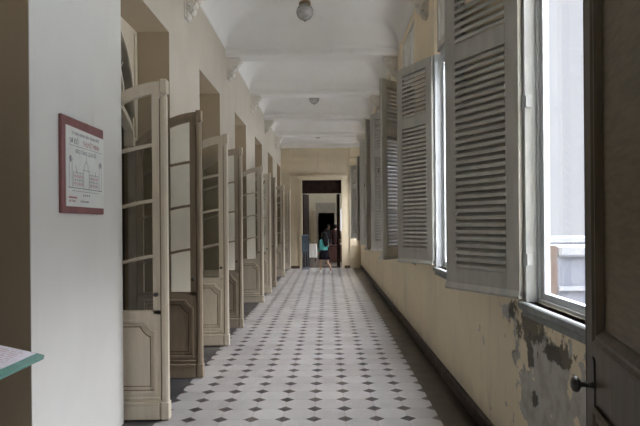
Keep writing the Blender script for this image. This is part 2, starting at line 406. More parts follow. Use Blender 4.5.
# ------------------------------------------------------------------ french door leaves
def leaf(label, hx, hy, ang, wood, flip=False, group='french doors along the left wall'):
    """local x: hinge 0 -> free edge w; both faces alike"""
    t = thing('french_door_leaf', label, 'door', (hx, hy, 0), ang, group)
    w = .70; th = .02
    def ta(s): return 2.87 - .32 * ((w - s) / w) ** 2
    n = 20; hs, fs = .075, .12
    xs = [w * i / n for i in range(n + 1)]
    b = BM()
    strip(b, [(x, ta(x) - .10) for x in xs], [(x, ta(x)) for x in xs], -th, th)
    strip(b, [(0, .90), (hs, .90)], [(0, ta(0) - .09), (hs, ta(hs) - .09)], -th, th)
    strip(b, [(w - fs, .90), (w - .001, .90)], [(w - fs, ta(w - fs) - .09), (w - .001, ta(w) - .09)], -th, th)
    # lower body slab
    box(b, 0, w, -.008, .008, .012, .93)
    box(b, 0, .07, -th, th, .012, .93); box(b, w - .10, w, -th, th, .012, .93); box(b, .07, w - .10, -th, th, .012, .24)
    C1, q0 = w - .10, .085
    prism(b, [(.07, .84), (C1 - q0, .84), (C1 - q0 + .02, .84 - .035), (C1 - .028, .84 - q0 + .012), (C1, .84 - q0), (C1, .93), (.07, .93)], 'y', -th, th)
    obj('door_frame', b, wood, t)
    # bars: three, curved
    x2 = [hs + (w - fs - hs) * i / 10 for i in range(11)]
    for z in (1.37, 1.84, 2.31):
        f = lambda x: z + .03 - .17 * ((w - x) / w) ** 1.6
        b = BM(); strip(b, [(x, f(x) - .014) for x in x2], [(x, f(x) + .014) for x in x2], -.017, .017)
        obj('glazing_bar', b, wood, t)
    b = BM(); strip(b, [(x, .93) for x in x2], [(x, ta(x) - .10) for x in x2], -.003, .003)
    obj('glass', b, M['dglass'], t)
    # lower panel: sunk groove line and raised bead following a notched corner
    c0, c1, z0, z1 = .07, w - .10, .24, .84
    def outline(d):
        a, e, lo, hi = c0 + d, c1 - d, z0 + d, z1 - d
        q = .085
        return [(a, lo), (e, lo), (e, hi - q), (e - .028, hi - q + .012), (e - q + .02, hi - .035), (e - q, hi), (a, hi)]
    b = BM()
    for sgn in (-1, 1):
        for d0, d1, h in ((-.012, .012, .012),):
            A = outline(d0); B = outline(d1); m = len(A)
            ya, yb = sgn * .008, sgn * (th + h)
            ring = [[b.verts.new((p[0], yy, p[1])) for p in L] for L in (A, B) for yy in (ya, yb)]
            Aa, Ab, Ba, Bb = ring
            for i in range(m):
                j = (i + 1) % m
                b.faces.new((Ab[i], Ab[j], Bb[j], Bb[i])); b.faces.new((Aa[i], Aa[j], Ab[j], Ab[i])); b.faces.new((Ba[i], Bb[i], Bb[j], Ba[j]))
    obj('panel_moulding', b, wood, t)
    b = BM()
    for sgn in (-1, 1):
        for d0, d1 in ((.012, .019), (.045, .052)):
            A = outline(d0); B = outline(d1); m = len(A); yy = sgn * .0095
            VA = [b.verts.new((p[0], yy, p[1])) for p in A]; VB = [b.verts.new((p[0], yy, p[1])) for p in B]
            for i in range(m):
                j = (i + 1) % m; b.faces.new((VA[i], VA[j], VB[j], VB[i]))
    obj('panel_groove', b, M['groove'], t)
    # plinth board and ledge
    b = BM()
    for sgn in (-1, 1):
        y0, y1 = sorted((sgn * (th - .002), sgn * (th + .014))); box(b, 0, w - .07, y0, y1, .012, .135, .003)
        y0, y1 = sorted((sgn * (th - .002), sgn * (th + .024))); box(b, 0, w - .07, y0, y1, .135, .16, .004)
        y0, y1 = sorted((sgn * (th - .002), sgn * (th + .014))); box(b, 0, w - .07, y0, y1, .185, .20, .003)
    obj('plinth_board', b, wood, t)
    # astragal on the meeting stile with foot and head blocks
    b = BM()
    prism(b, [(w - .05, -th - .004), (w - .040, -th - .014), (w - .014, -th - .014), (w + .004, -th - .004), (w + .008, 0), (w + .004, th + .004), (w - .014, th + .014), (w - .040, th + .014), (w - .05, th + .004)], 'z', .16, 2.74)
    box(b, w - .056, w + .012, -th - .020, th + .020, .012, .16, .006)
    box(b, w - .05, w + .012, -th - .018, th + .018, 2.76, 2.885, .008)
    obj('meeting_stile', b, wood, t)
    for sgn in (-1, 1):
        b = BM(); lathe(b, [(.012, sgn * th), (.009, sgn * (th + .012)), (.009, sgn * (th + .028)), (.019, sgn * (th + .034)), (.019, sgn * (th + .046)), (.008, sgn * (th + .052))], w - .085, 1.07, 12, 'y')
        obj('knob', b, M['iron'], t)
    b = BM()
    for sgn in (-1, 1):
        y0, y1 = sorted((sgn * (th - .001), sgn * (th + .0012))); box(b, w - .058, w - .050, y0, y1, .17, 2.72)
    obj('stile_groove', b, M['groove'], t)
    return t
HX = XL - .345
orders = ['first (nearest)', 'second', 'third', 'fourth', 'fifth', 'sixth']
spec = [  # opening index, side, angle from wall, material, label
 (1, 'n', 0, 'beige', 'nearest open french door leaf, beige, beside the framed poster pier'),
 (1, 'f', 0, 'brown', 'darkest brown french door leaf with pale panes, second from the camera'),
 (2, 'n', 0, 'beige', 'beige french door leaf just behind the darkest brown one, greenish panes'),
 (2, 'f', 0, 'beige2', 'tan french door leaf, fourth open leaf along the left wall'),
 (3, 'f', 0, 'beige', 'beige french door leaf with bright panes, fifth open leaf along left wall'),
 (4, 'n', 0, 'beige', 'narrow-looking beige french door leaf, sixth open leaf from the camera'),
 (4, 'f', 0, 'beige2', 'tan french door leaf with grey pane, seventh open leaf from the camera'),
 (5, 'f', 0, 'beige', 'beige french door leaf, last but one open leaf before the end wall'),
 (6, 'f', 0, 'beige', 'farthest open french door leaf, standing right beside the end wall'),
]
for k, side, da, mt, lab in spec:
    a, c = door_y[k]
    hy = a + .075 if side == 'n' else c - .075
    leaf(lab, HX, hy, R(da), M[mt])
for k in (3, 5):     # leaves left shut on the near side of these openings
    a, c = door_y[k]
    leaf('shut french door leaf in the %s opening of the left wall' % ['', '', '', 'fourth', '', 'sixth', 'seventh'][k], XL - .40, a + .045, R(90), M['beige'], group='shut french door leaves')

# ------------------------------------------------------------------ windows
def window_frame_bm():
    """local: x = 0 at wall face going out, y = 0..1.43, z world"""
    b = BM(); W = 1.43
    # architrave at the wall face, outer frame further in
    for y0, y1 in ((-.012, .03), (W - .03, W + .012)): box(b, -.004, .065, y0, y1, SILL, WT)
    for y0, y1 in ((0, .055), (W - .055, W)): box(b, .065, .125, y0, y1, SILL, WT)
    box(b, .065, .125, 0, W, WT - .06, WT + .03); box(b, .065, .125, 0, W, SILL, SILL + .02)
    return b
def sash_bm():
    b = BM(); W = 1.43
    for y0, y1 in ((.057, W/2 - .002), (W/2 + .002, W - .057)):
        z0, z1 = SILL + .022, WT - .062
        box(b, .08, .115, y0, y0 + .05, z0, z1); box(b, .08, .115, y1 - .05, y1, z0, z1)
        box(b, .08, .115, y0 + .05, y1 - .05, z0, z0 + .04); box(b, .08, .115, y0 + .05, y1 - .05, z1 - .06, z1)
    return b
def glass_bm():
    b = BM(); W = 1.43
    box(b, .096, .100, .105, W/2 - .05, SILL + .06, WT - .12); box(b, .096, .100, W/2 + .05, W - .105, SILL + .06, WT - .12)
    return b
def sill_bm():
    b = BM(); W = 1.43
    box(b, -.035, .065, -.03, W + .03, SILL - .05, SILL, .008); box(b, -.012, 0, -.02, W + .02, SILL - .09, SILL - .05)
    box(b, .125, .19, 0, W, SILL - .01, SILL + .03)
    return b
def transom_bm():
    b = BM(); W = 1.43; z0, z1 = WT + .03, HT
    for k in (0, 1):
        y0 = .01 + k * (W / 2); y1 = y0 + W / 2 - .02
        box(b, .03, .07, y0, y0 + .10, z0, z1 - .01); box(b, .03, .07, y1 - .10, y1, z0, z1 - .01)
        box(b, .03, .07, y0 + .1, y1 - .1, z0, z0 + .09); box(b, .03, .07, y0 + .1, y1 - .1, z1 - .10, z1 - .01)
        z = z0 + .11
        while z < z1 - .12:
            prism(b, [(.035, z + .028), (.043, z + .034), (.066, z + .004), (.058, z - .002)], 'y', y0 + .1, y1 - .1) if False else None
            vs = [(.036, z + .036), (.042, z + .040), (.064, z + .002), (.058, z - .002)]
            A = [b.verts.new((p[0], y0 + .1, p[1])) for p in vs]; B = [b.verts.new((p[0], y1 - .1, p[1])) for p in vs]
            b.faces.new(A); b.faces.new(B[::-1])
            for i in range(4): b.faces.new((A[i], B[i], B[(i+1)%4], A[(i+1)%4]))
            z += .042
    return b
w0 = None
for i, (a, c) in enumerate(win_y):
    if w0 is None:
        w0 = struct(obj('window_1', window_frame_bm(), M['wframe']))
        obj('window_sash', sash_bm(), M['wframe'], w0); obj('window_glass', glass_bm(), M['glass'], w0)
        obj('window_sill', sill_bm(), M['sill'], w0); obj('transom_louvres', transom_bm(), M['shutter'], w0)
        b = BM()
        for z in (1.42, 2.40, 3.30): lathe(b, [(.004, z - .05), (.010, z - .048), (.010, z + .048), (.004, z + .05)], -.006, 1.43 - .006, 8)
        for z in (1.42, 2.40, 3.30): box(b, -.003, .03, 1.38, 1.43, z - .035, z + .035)
        obj('hinges', b, M['wframe'], w0); w = w0
    else:
        w = copy_tree(w0); w.name = 'window_%d' % (i + 1)
    w.location = (XR, a, 0)

# ------------------------------------------------------------------ louvred shutters
SW, SH = .715, 2.375
def shutter_proto(mat):
    t = bpy.data.objects.new('window_shutter', None); C.objects.link(t)
    b = BM(); th = .018; st = .115
    box(b, 0, st, -th, th, 0, SH, .003); box(b, SW - st, SW, -th, th, 0, SH, .003)
    for z0, z1 in ((0, .14), (1.62, 1.75), (SH - .10, SH)): box(b, st - .002, SW - st + .002, -th, th, z0, z1)
    obj('shutter_frame', b, mat, t)
    b = BM()
    for z0, z1 in ((.14, 1.62), (1.75, SH - .10)):
        n = int((z1 - z0) / .049); p = (z1 - z0) / n
        for k in range(n):
            z = z0 + p * (k + .5)
            vs = [(-.022, z + .034), (-.022, z + .016), (.022, z - .022), (.024, z - .018), (.024, z - .002), (.022, z + .002)]
            A = [b.verts.new((st - .004, q[0], q[1])) for q in vs]; B = [b.verts.new((SW - st + .004, q[0], q[1])) for q in vs]
            b.faces.new(A); b.faces.new(B[::-1])
            for i in range(6): b.faces.new((A[i], B[i], B[(i+1)%6], A[(i+1)%6]))
    obj('louvres', b, mat, t)
    b = BM()
    prism(b, [(-.05, -.015), (-.055, .0), (-.018, .035), (.018, .035), (.03, .0), (.025, -.015)], 'x', -.0, SW + .004)
    obj('drip_rail', b, mat, t)
    b = BM(); box(b, SW - .06, SW - .02, -.034, -.018, 1.14, 1.26, .003); tube(b, [(SW - .04, -.03, 1.2), (SW - .04, -.07, 1.2), (SW - .04, -.075, 1.14)], .008)
    obj('latch', b, M['iron'], t)
    return t
sp = shutter_proto(M['shutter']); used = False
wn = ['first', 'second', 'third', 'fourth', 'fifth', 'sixth']
labs = {
 (0,'f'): 'largest grey louvred shutter, hinged beside the nearest bright window',
 (1,'f'): 'second large light grey louvred shutter, next to narrow bright window strip',
 (2,'n'): 'grey shutter seen edge-on, jutting out just left of the second large louvred shutter',
 (2,'f'): 'light grey shutter with open slats left of the edge-on jutting shutter',
 (3,'n'): 'dark narrow grey shutter on the near side of the fourth window',
 (3,'f'): 'grey louvred shutter on the far side of the fourth window',
 (4,'n'): 'thin grey shutter on the near side of the fifth window',
 (4,'f'): 'grey louvred shutter on the far side of the fifth window',
 (5,'n'): 'dark grey shutter on the near side of the last window',
 (5,'f'): 'pale louvred shutter closest to the end wall',
 (1,'n'): 'grey shutter on the near side of the second window, behind the largest shutter',
 (0,'n'): 'grey shutter folded against wall behind the dark panelled door',
}
ang = {(0,'f'): 27, (1,'f'): 26.5, (2,'n'): 45, (2,'f'): 38, (3,'n'): 45, (3,'f'): 40, (4,'n'): 34, (4,'f'): 24, (5,'n'): 31, (5,'f'): 38, (1,'n'): 16, (0,'n'): 5}
for (k, side), lab in labs.items():
    a, c = win_y[k]; al = ang[(k, side)]
    if side == 'f': y = c + .0; rz = R(90 + al)
    else: y = a - .0; rz = R(270 - al)
    o = sp if not used else copy_tree(sp); used = True
    o.location = (XR - .022, y, 1.186); o.rotation_euler = (0, 0, rz)
    tag(o, lab, 'shutter', 'louvred shutters on the right wall')
    if side == 'n': o.scale = (1, 1, 1)

# ------------------------------------------------------------------ corbels under the beams
def corbel_bm():
    """local x out of wall, y along, z up, top at 0"""
    b = BM(); hw = .085
    prof = [(0, 0), (.23, 0), (.245, -.03), (.25, -.07), (.235, -.105), (.20, -.125), (.165, -.125), (.135, -.15), (.115, -.19), (.105, -.225), (.112, -.255), (.10, -.285), (.075, -.30), (.05, -.30), (.04, -.335), (.02, -.37), (0, -.385)]
    prism(b, prof, 'y', -hw * .75, hw * .75)
    for s in (-1, 1):
        for (cx, cz, r, n) in ((.195, -.070, .052, 1.6), (.072, -.250, .042, 1.5)):
            pts = []
            for i in range(22):
                t = i / 21; a = t * n * 2 * PI; rr = r * (1 - .8 * t)
                pts.append((cx + rr * math.cos(a), s * hw * (.78 + .3 * t), cz + rr * math.sin(a)))
            tube(b, pts, [.019 * (1 - .3 * i / 21) for i in range(22)], 6)
    for k, (x, z) in enumerate(((.17, -.15), (.125, -.205), (.10, -.29), (.04, -.35))):   # leaf lobes down the front
        for s in (-1, 0, 1):
            m4 = Matrix.Translation((x, s * .038, z)) @ Matrix.Rotation(.6, 4, 'Y') @ Matrix.Diagonal((.026, .026, .042, 1))
            bmesh.ops.create_icosphere(b, subdivisions=2, radius=1, matrix=m4)
    box(b, 0, .24, -hw * 1.1, hw * 1.1, -.016, 0)
    box(b, .0, .02, -hw * 1.0, hw * 1.0, -.36, 0)
    return b
cb0 = None
ordn = ['nearest', 'second', 'third', 'fourth', 'fifth', 'sixth']
for i, c in enumerate(beam_y[:]):
    for s, nm in ((0, 'left'), (1, 'right')):
        if cb0 is None: cb0 = o = obj('scroll_corbel', corbel_bm(), M['plasterwork'])
        else: o = cb0.copy(); C.objects.link(o)
        o.location = (XL if not s else XR, c, 4.53); o.rotation_euler = (0, 0, PI * s)
        lab = 'white plaster scroll corbel on the %s wall under the %s ceiling beam' % (nm, ordn[i])
        if i == 1: lab = 'large plaster scroll corbel at the top edge of the %s wall' % nm
        if i == 5: lab = 'smallest plaster scroll corbel on the %s wall, nearest the end wall' % nm
        tag(o, lab, 'corbel', 'scroll corbels under the beams')

# ------------------------------------------------------------------ globe lamps
def lamp(y, label, x=-.31):
    t = thing('globe_lamp', label, 'ceiling lamp', (x, y, 5.13), 0, 'globe lamps down the ceiling')
    b = BM(); lathe(b, [(.07, .01), (.075, -.02), (.03, -.04), (.012, -.05), (.012, -.17), (.05, -.18), (.085, -.20), (.09, -.235), (.078, -.24)], n=20); obj('lamp_mount', b, M['brass'], t, True)
    b = BM(); n = 14; R0 = .125; cz = -.345
    prof = [(.075, -.235)]
    for i in range(n):
        a = R(52) - (R(52) + PI/2 - .05) * i / (n - 1); prof.append((R0 * math.cos(a), cz + R0 * math.sin(a)))
    lathe(b, prof, n=24); obj('glass_globe', b, M['opal'], t, True)
    b = BM(); lathe(b, [(.012, cz - R0 + .004), (.016, cz - R0 - .004), (.006, cz - R0 - .02)], n=10); obj('finial', b, M['brass'], t)
lamp(8.32, 'nearest round glass globe lamp hanging from the vaulted ceiling')
lamp(14.12, 'second round globe lamp, part hidden behind a ceiling beam')
lamp(19.75, 'farthest tiny globe lamp close to the end wall')

# ------------------------------------------------------------------ framed poster on near pier
def text_mesh(name, s, size, mat, parent, loc, align='LEFT', sx=1):
    cu = bpy.data.curves.new(name, 'FONT'); cu.body = s; cu.size = size; cu.align_x = align; cu.extrude = .0003
    o = bpy.data.objects.new(name, cu); C.objects.link(o)
    dg = bpy.context.evaluated_depsgraph_get(); dg.update()
    me = bpy.data.meshes.new_from_object(o.evaluated_get(dg)); bpy.data.objects.remove(o)
    me.transform(Matrix.Diagonal((sx, 1, 1, 1))); me.materials.clear(); me.materials.append(mat)
    q = bpy.data.objects.new(name, me); C.objects.link(q); q.parent = parent
    q.location = loc; q.rotation_euler = (R(90), 0, 0); return q
# local frame: x to the right along the wall, y into the wall, z up
pt = thing('framed_poster', 'mauve framed poster of a domed building on the near left pier', 'poster', (XL, 3.925, 1.735), R(90))
W2, PH = .335, .635
b = BM(); box(b, -W2, W2, -.022, 0, 0, PH, .004); obj('backing_board', b, M['mauve'], pt)
b = BM(); xs = [-.285 + .6 * i / 8 for i in range(9)]
prism(b, [(-.285, .045), (.325, .045), (.325, .565), (-.285, .575)], 'y', -.026, -.0222); obj('poster_sheet', b, M['paper'], pt)
sy = -.0266
text_mesh('heading', 'ỦY BAN NHÂN DÂN THÀNH PHỐ', .030, M['ink'], pt, (.02, sy, .525), 'CENTER', .95)
text_mesh('title', 'SƠ ĐỒ', .050, M['ink'], pt, (-.235, sy, .465), 'LEFT', .9)
text_mesh('title', 'THUYẾT MINH', .050, M['inkred'], pt, (-.03, sy, .465), 'LEFT', .82)
text_mesh('subtitle', 'BẢO TÀNG LỊCH SỬ', .040, M['ink'], pt, (.02, sy, .405), 'CENTER', .9)
text_mesh('caption', 'BẢO TÀNG', .020, M['inkred'], pt, (-.25, sy, .075))
text_mesh('caption', 'TP HỒ CHÍ MINH', .018, M['ink'], pt, (-.08, sy, .075))
b = BM()
def ln(x0, z0, x1, z1, w=.003):
    d = Vector((x1 - x0, z1 - z0)); L = d.length; d /= L; nx, nz = -d.y * w / 2, d.x * w / 2
    prism(b, [(x0 + nx, z0 + nz), (x1 + nx, z1 + nz), (x1 - nx, z1 - nz), (x0 - nx, z0 - nz)], 'y', sy, sy + .0006)
ln(-.25, .452, .30, .452)
ln(-.26, .170, .29, .170, .005); ln(-.20, .150, .22, .150)
for s in (-1, 1):
    ln(.02 + s*.22, .17, .02 + s*.22, .36, .004); ln(.02 + s*.26, .17, .02 + s*.26, .38, .003)
    ln(.02 + s*.20, .36, .02 + s*.27, .36); ln(.02 + s*.24, .38, .02 + s*.24, .34, .02)
    for k in range(6): ln(.02 + s*(.06 + .028*k), .18, .02 + s*(.06 + .028*k), .27 + .012 * (k % 2))
    ln(.02 + s*.05, .225, .02 + s*.20, .225); ln(.02 + s*.05, .275, .02 + s*.20, .275); ln(.02 + s*.15, .275, .02 + s*.17, .32, .004)
    ln(.02 + s*.045, .17, .02 + s*.045, .30); ln(.02 + s*.035, .30, .02 + s*.028, .335); ln(.02 + s*.028, .335, .02, .365)
ln(.02, .36, .02, .40); ln(-.04, .30, .08, .30)
obj('elevation_drawing', b, M['ink'], pt)
b = BM()
for s in (-1, 1):
    for z in (.20, .25): ln(.02 + s*.055, z, .02 + s*.20, z, .016)
obj('drawing_tint', b, M['inkpink'], pt)
b = BM(); ln(-.25, .105, -.13, .105, .012); obj('red_stamp', b, M['inkred'], pt)
b = BM()
for x in (-.03, .0, .03, .06): ln(x, .125, x + .014, .125, .012)
obj('emblem_row', b, M['ink'], pt)

# ------------------------------------------------------------------ tilted display stand, left foreground
ds = thing('display_stand', 'tilted green-edged display board at the left edge, below the poster', 'display stand', (-1.452, 2.90, 0))
tilt = R(13)
def tl(o): o.rotation_euler = (0, tilt, 0); return o
b = BM()
L, Wd = 1.05, .56
pts = [(-Wd, -L), (-.02, -L), (0, -L + .02), (0, -.025), (-.008, -.006), (-.025, 0), (-Wd, 0)]
prism(b, pts, 'z', -.014, 0)
o = tl(obj('board', b, M['green'], ds)); o.location = (0, 0, .985)
b = BM()
for y in (-.18, -L + .18):
    tube(b, [(-.30, y, 1.035), (-.30, y, .02)], .018); box(b, -.50, -.10, y - .03, y + .03, 0, .02, .004)
tube(b, [(-.30, -.18, .45), (-.30, -L + .18, .45)], .012)
obj('stand_frame', b, M['iron'], ds)
sh = BM(); box(sh, -.50, -.050, -.90, -.015, .0, .004)
o = obj('information_sheet', sh, M['paper2']); tl(o); o.location = (-1.452, 2.90, .9855)
tag(o, 'white printed sheet lying on the green-edged display board', 'paper')
b = BM(); random.seed(3)
for k in range(26):
    y = -.07 - .030 * k; x = -.48
    while x < -.09:
        w = random.uniform(.015, .05); box(b, x, min(x + w, -.08), y, y + .010, .0041, .0047); x += w + .012
obj('printed_lines', b, M['inkpink'], o)

# ------------------------------------------------------------------ dark panelled door, right foreground
da = R(12); fx, fy, dw = 1.075, 2.30, .95
hx, hy = fx - dw * math.sin(da), fy - dw * math.cos(da)
# local x hinge -> free edge; local +y is the corridor (left) side
dd = thing('panelled_door', 'dark olive-brown panelled door standing open at the right edge', 'door', (hx, hy, 0), R(90) - da)
DH = 2.95
b = BM(); s0, s1 = .18, dw - .19; t = .022
box(b, 0, s0, -t, t, .01, DH); box(b, s1, dw - .012, -t, t, .01, DH)
for z0, z1 in ((.01, .22), (.93, 1.20), (DH - .18, DH)): box(b, s0, s1, -t, t, z0, z1)
obj('door_frame', b, M['darkwood'], dd)
b = BM(); box(b, dw - .012, dw, -t - .001, t + .001, .01, DH); obj('door_edge', b, M['edgewood'], dd)
b = BM(); box(b, s0, s1, -.008, .008, .22, .93); box(b, s0, s1, -.008, .008, 1.20, DH - .18)
obj('panel', b, M['darkwood2'], dd)
b = BM()
def molding(x0, x1, z0, z1):
    prof = [(0, t), (.0, t + .012), (.018, t + .020), (.03, t + .012), (.045, t + .014), (.07, .010)]
    for sgn in (1, -1):
        rings = []
        for d, h in prof:
            rings.append([b.verts.new((x, sgn * h, z)) for x, z in ((x0 - .02 + d, z0 - .02 + d), (x1 + .02 - d, z0 - .02 + d), (x1 + .02 - d, z1 + .02 - d), (x0 - .02 + d, z1 + .02 - d))])
        for A, B in zip(rings, rings[1:]):
            for i in range(4): b.faces.new((A[i], A[(i+1)%4], B[(i+1)%4], B[i]))
molding(s0, s1, .22, .93); molding(s0, s1, 1.20, DH - .18)
obj('panel_moulding', b, M['darkwood'], dd)
b = BM()
pts = [(.025 * math.cos(a) * (1 if abs(math.sin(a)) < .99 else 1), .075 * (1 if math.sin(a) > 0 else -1) + .022 * math.sin(a)) for a in [2 * PI * i / 20 + .01 for i in range(20)]]
prism(b, [(dw - .125 + p[0], 1.03 + p[1]) for p in pts], 'y', t, t + .006)
pl = obj('lock_plate', b, M['iron'], dd)
b = BM(); lathe(b, [(.014, t + .005), (.010, t + .015), (.009, t + .045), (.016, t + .050), (.028, t + .056), (.031, t + .066), (.026, t + .078), (.012, t + .084)], dw - .125, 1.018, 20, 'y')
obj('knob', b, M['iron'], dd, True)

# partition with the doorway the camera stands in, and the room behind the camera
b = BM(); px0, px1 = XL, hx - .04
box(b, -3, px0, YN - .2, YN, 0, 5.4); box(b, hx + .0, 3, YN - .2, YN, 0, 5.4); box(b, px0, hx, YN - .2, YN, 4.3, 5.4)
struct(obj('wall_near', b, M['room']))
b = BM(); box(b, -3, 3, -3.2, -3, 0, 1.1); box(b, -3, 3, -3.2, -3, 3.4, 5.4)
for x0, x1 in ((-3, -.5), (.7, 3)): box(b, x0, x1, -3.2, -3, 1.1, 3.4)  # opening between these is added behind the camera for fill light
struct(obj('wall_back', b, M['room']))
b = BM(); box(b, -3.2, -3, -3.2, YN, 0, 5.4); struct(obj('wall_backleft', b, M['room']))
b = BM(); box(b, 3, 3.2, -3.2, YN, 0, 5.4); struct(obj('wall_backright', b, M['room']))
b = BM(); box(b, -3.2, 3.2, -3.2, YN - .2, -.1, 0); struct(obj('floor_back', b, M['roomdark']))
b = BM(); box(b, -3.2, 3.2, -3.2, YN - .2, 5.4, 5.5); struct(obj('ceiling_back', b, M['room']))

# ------------------------------------------------------------------ dark rooms on the left
b = BM(); box(b, -6.2, -6, YN, 18.7, 0, 5.4); box(b, -6.2, -6, 20.7, YE, 0, 5.4); box(b, -6.2, -6, 18.7, 20.7, 0, .4); box(b, -6.2, -6, 18.7, 20.7, 3.4, 5.4); struct(obj('wall_farleft', b, M['roomdark']))  # opening in the last room is added to brighten the corridor's far end
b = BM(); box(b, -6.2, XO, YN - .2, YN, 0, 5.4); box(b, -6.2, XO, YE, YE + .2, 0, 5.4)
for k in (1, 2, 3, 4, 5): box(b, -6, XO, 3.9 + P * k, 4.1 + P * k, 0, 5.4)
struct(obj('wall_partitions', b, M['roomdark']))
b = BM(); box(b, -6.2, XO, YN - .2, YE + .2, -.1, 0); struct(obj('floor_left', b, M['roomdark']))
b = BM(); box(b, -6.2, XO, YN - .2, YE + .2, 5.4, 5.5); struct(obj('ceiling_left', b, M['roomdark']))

# ------------------------------------------------------------------ room beyond the end doorway
FY0, FY1 = YE + .3, 30.0
b = BM()
box(b, -3.2, -.50, FY1, FY1 + .2, 0, 4.5); box(b, .36, .70, FY1, FY1 + .2, 0, 4.5); box(b, 1.5, 3.2, FY1, FY1 + .2, 0, 4.5)
box(b, .70, 1.5, FY1, FY1 + .2, 0, 1.28); box(b, .70, 1.5, FY1, FY1 + .2, 2.45, 4.5); box(b, -.50, .36, FY1, FY1 + .2, 2.66, 4.5)
struct(obj('wall_farroom', b, M['room']))
b = BM(); box(b, -3.4, -3.2, FY0, FY1 + .2, 0, 4.5); struct(obj('wall_farroomleft', b, M['room']))
b = BM(); box(b, 3.2, 3.4, FY0, 23.2, 0, 4.5); box(b, 3.2, 3.4, 24.8, 26.2, 0, 4.5); box(b, 3.2, 3.4, 27.8, FY1 + .2, 0, 4.5)
for y0 in (23.2, 26.2): box(b, 3.2, 3.4, y0, y0 + 1.6, 0, 1.1); box(b, 3.2, 3.4, y0, y0 + 1.6, 3.4, 4.5)  # both openings added, out of view, to light the far room
struct(obj('wall_farroomright', b, M['room']))
b = BM(); box(b, -3.4, 3.4, FY0, FY1 + 8, -.1, 0); struct(obj('floor_farroom', b, paint('far_floor', (.09, .07, .058), .6, .1, 3)))
b = BM(); box(b, -3.4, 3.4, FY0, FY1 + .2, 4.5, 4.6); struct(obj('ceiling_farroom', b, M['room']))
b = BM(); box(b, -.62, -.50, FY1 - .04, FY1, 0, 2.74); box(b, .36, .44, FY1 - .04, FY1, 0, 2.74); box(b, -.62, .44, FY1 - .04, FY1, 2.66, 2.78)
box(b, -.50, .36, FY1 + .05, FY1 + .1, 2.24, 2.66); box(b, -.50, .36, FY1 + .0, FY1 + .05, 2.40, 2.46)
struct(obj('trim_11', b, paint('inner_casing', (.30, .28, .24), .6, .05, 6)))
b = BM(); box(b, -2.2, -2, FY1 + .2, FY1 + 8, 0, 4); box(b, .66, .68, FY1 + .2, FY1 + 8, 0, 4); box(b, -2.2, .68, FY1 + 7.8, FY1 + 8, 0, 4); box(b, -2.2, .68, FY1 + .2, FY1 + 8, 4, 4.1)
struct(obj('wall_lastroom', b, M['roomdark']))
b = BM(); box(b, -.80, -.62, FY1 - .12, FY1 - .05, 0, 2.35); struct(obj('trim_12', b, M['beige2']))

# white-clothed table, red-brown desk, blue-grey stand
t = thing('cloth_table', 'small white-clothed table seen through the left of the end doorway', 'table', (-.85, 25.0, 0))
b = BM(); box(b, -.35, .35, -.25, .25, .74, .77, .006); obj('tabletop', b, M['cloth'], t)
b = BM()
n = 48; pts = []
for i in range(n):
    a = 2 * PI * i / n; cx, cy = math.cos(a), math.sin(a); k = 1 / max(abs(cx) / .36, abs(cy) / .26)
    pts.append((cx * k, cy * k))
T = [b.verts.new((p[0], p[1], .772)) for p in pts]; B_ = [b.verts.new((p[0] * (1.05 + .03 * math.sin(i * 1.9)), p[1] * (1.05 + .03 * math.sin(i * 1.9)), .18)) for i, p in enumerate(pts)]
b.faces.new(T)
for i in range(n): b.faces.new((T[i], B_[i], B_[(i+1)%n], T[(i+1)%n]))
obj('tablecloth', b, M['cloth'], t)
for sx in (-1, 1):
    for s2 in (-1, 1):
        b = BM(); lathe(b, [(.018, 0), (.02, .3), (.025, .74)], sx * .30, s2 * .20, 8); obj('leg', b, M['redwood'], t)
t = thing('wooden_desk', 'red-brown wooden desk inside the end doorway, right of the walking girl', 'desk', (.40, 23.4, 0))
b = BM(); box(b, -.38, .50, -.30, .30, .74, .78, .006); obj('desktop', b, M['redwood'], t)
b = BM(); box(b, -.34, .46, -.26, -.23, .08, .74); box(b, -.34, -.31, -.23, .26, .0, .74); box(b, .43, .46, -.23, .26, 0, .74); obj('desk_body', b, M['redwood'], t)
b = BM(); box(b, -.28, .05, -.275, -.26, .14, .68, .006); box(b, .08, .40, -.275, -.26, .14, .68, .006); obj('panel', b, M['redwood'], t)
t = thing('sign_stand', 'blue-grey metal stand at the left of the end doorway', 'stand', (-.83, YE - .28, 0))
b = BM()
tube(b, [(0, 0, .02), (0, 0, 1.28)], .016); tube(b, [(-.10, 0, .02), (-.10, 0, 1.10)], .012); tube(b, [(.10, 0, .02), (.10, 0, 1.10)], .012)
tube(b, [(-.10, 0, .55), (.10, 0, .55)], .010); obj('post', b, M['bluegrey'], t)
b = BM(); box(b, -.12, .12, -.02, .0, .62, 1.22, .004); obj('panel', b, M['bluegrey'], t)
b = BM(); prism(b, [(-.06, 1.20), (.05, 1.25), (.05, 1.265), (-.06, 1.22)], 'x', -.12, .12); obj('top_plate', b, M['bluegrey'], t)
b = BM(); box(b, -.13, .13, -.15, .15, 0, .022, .005); obj('base_plate', b, M['bluegrey'], t)

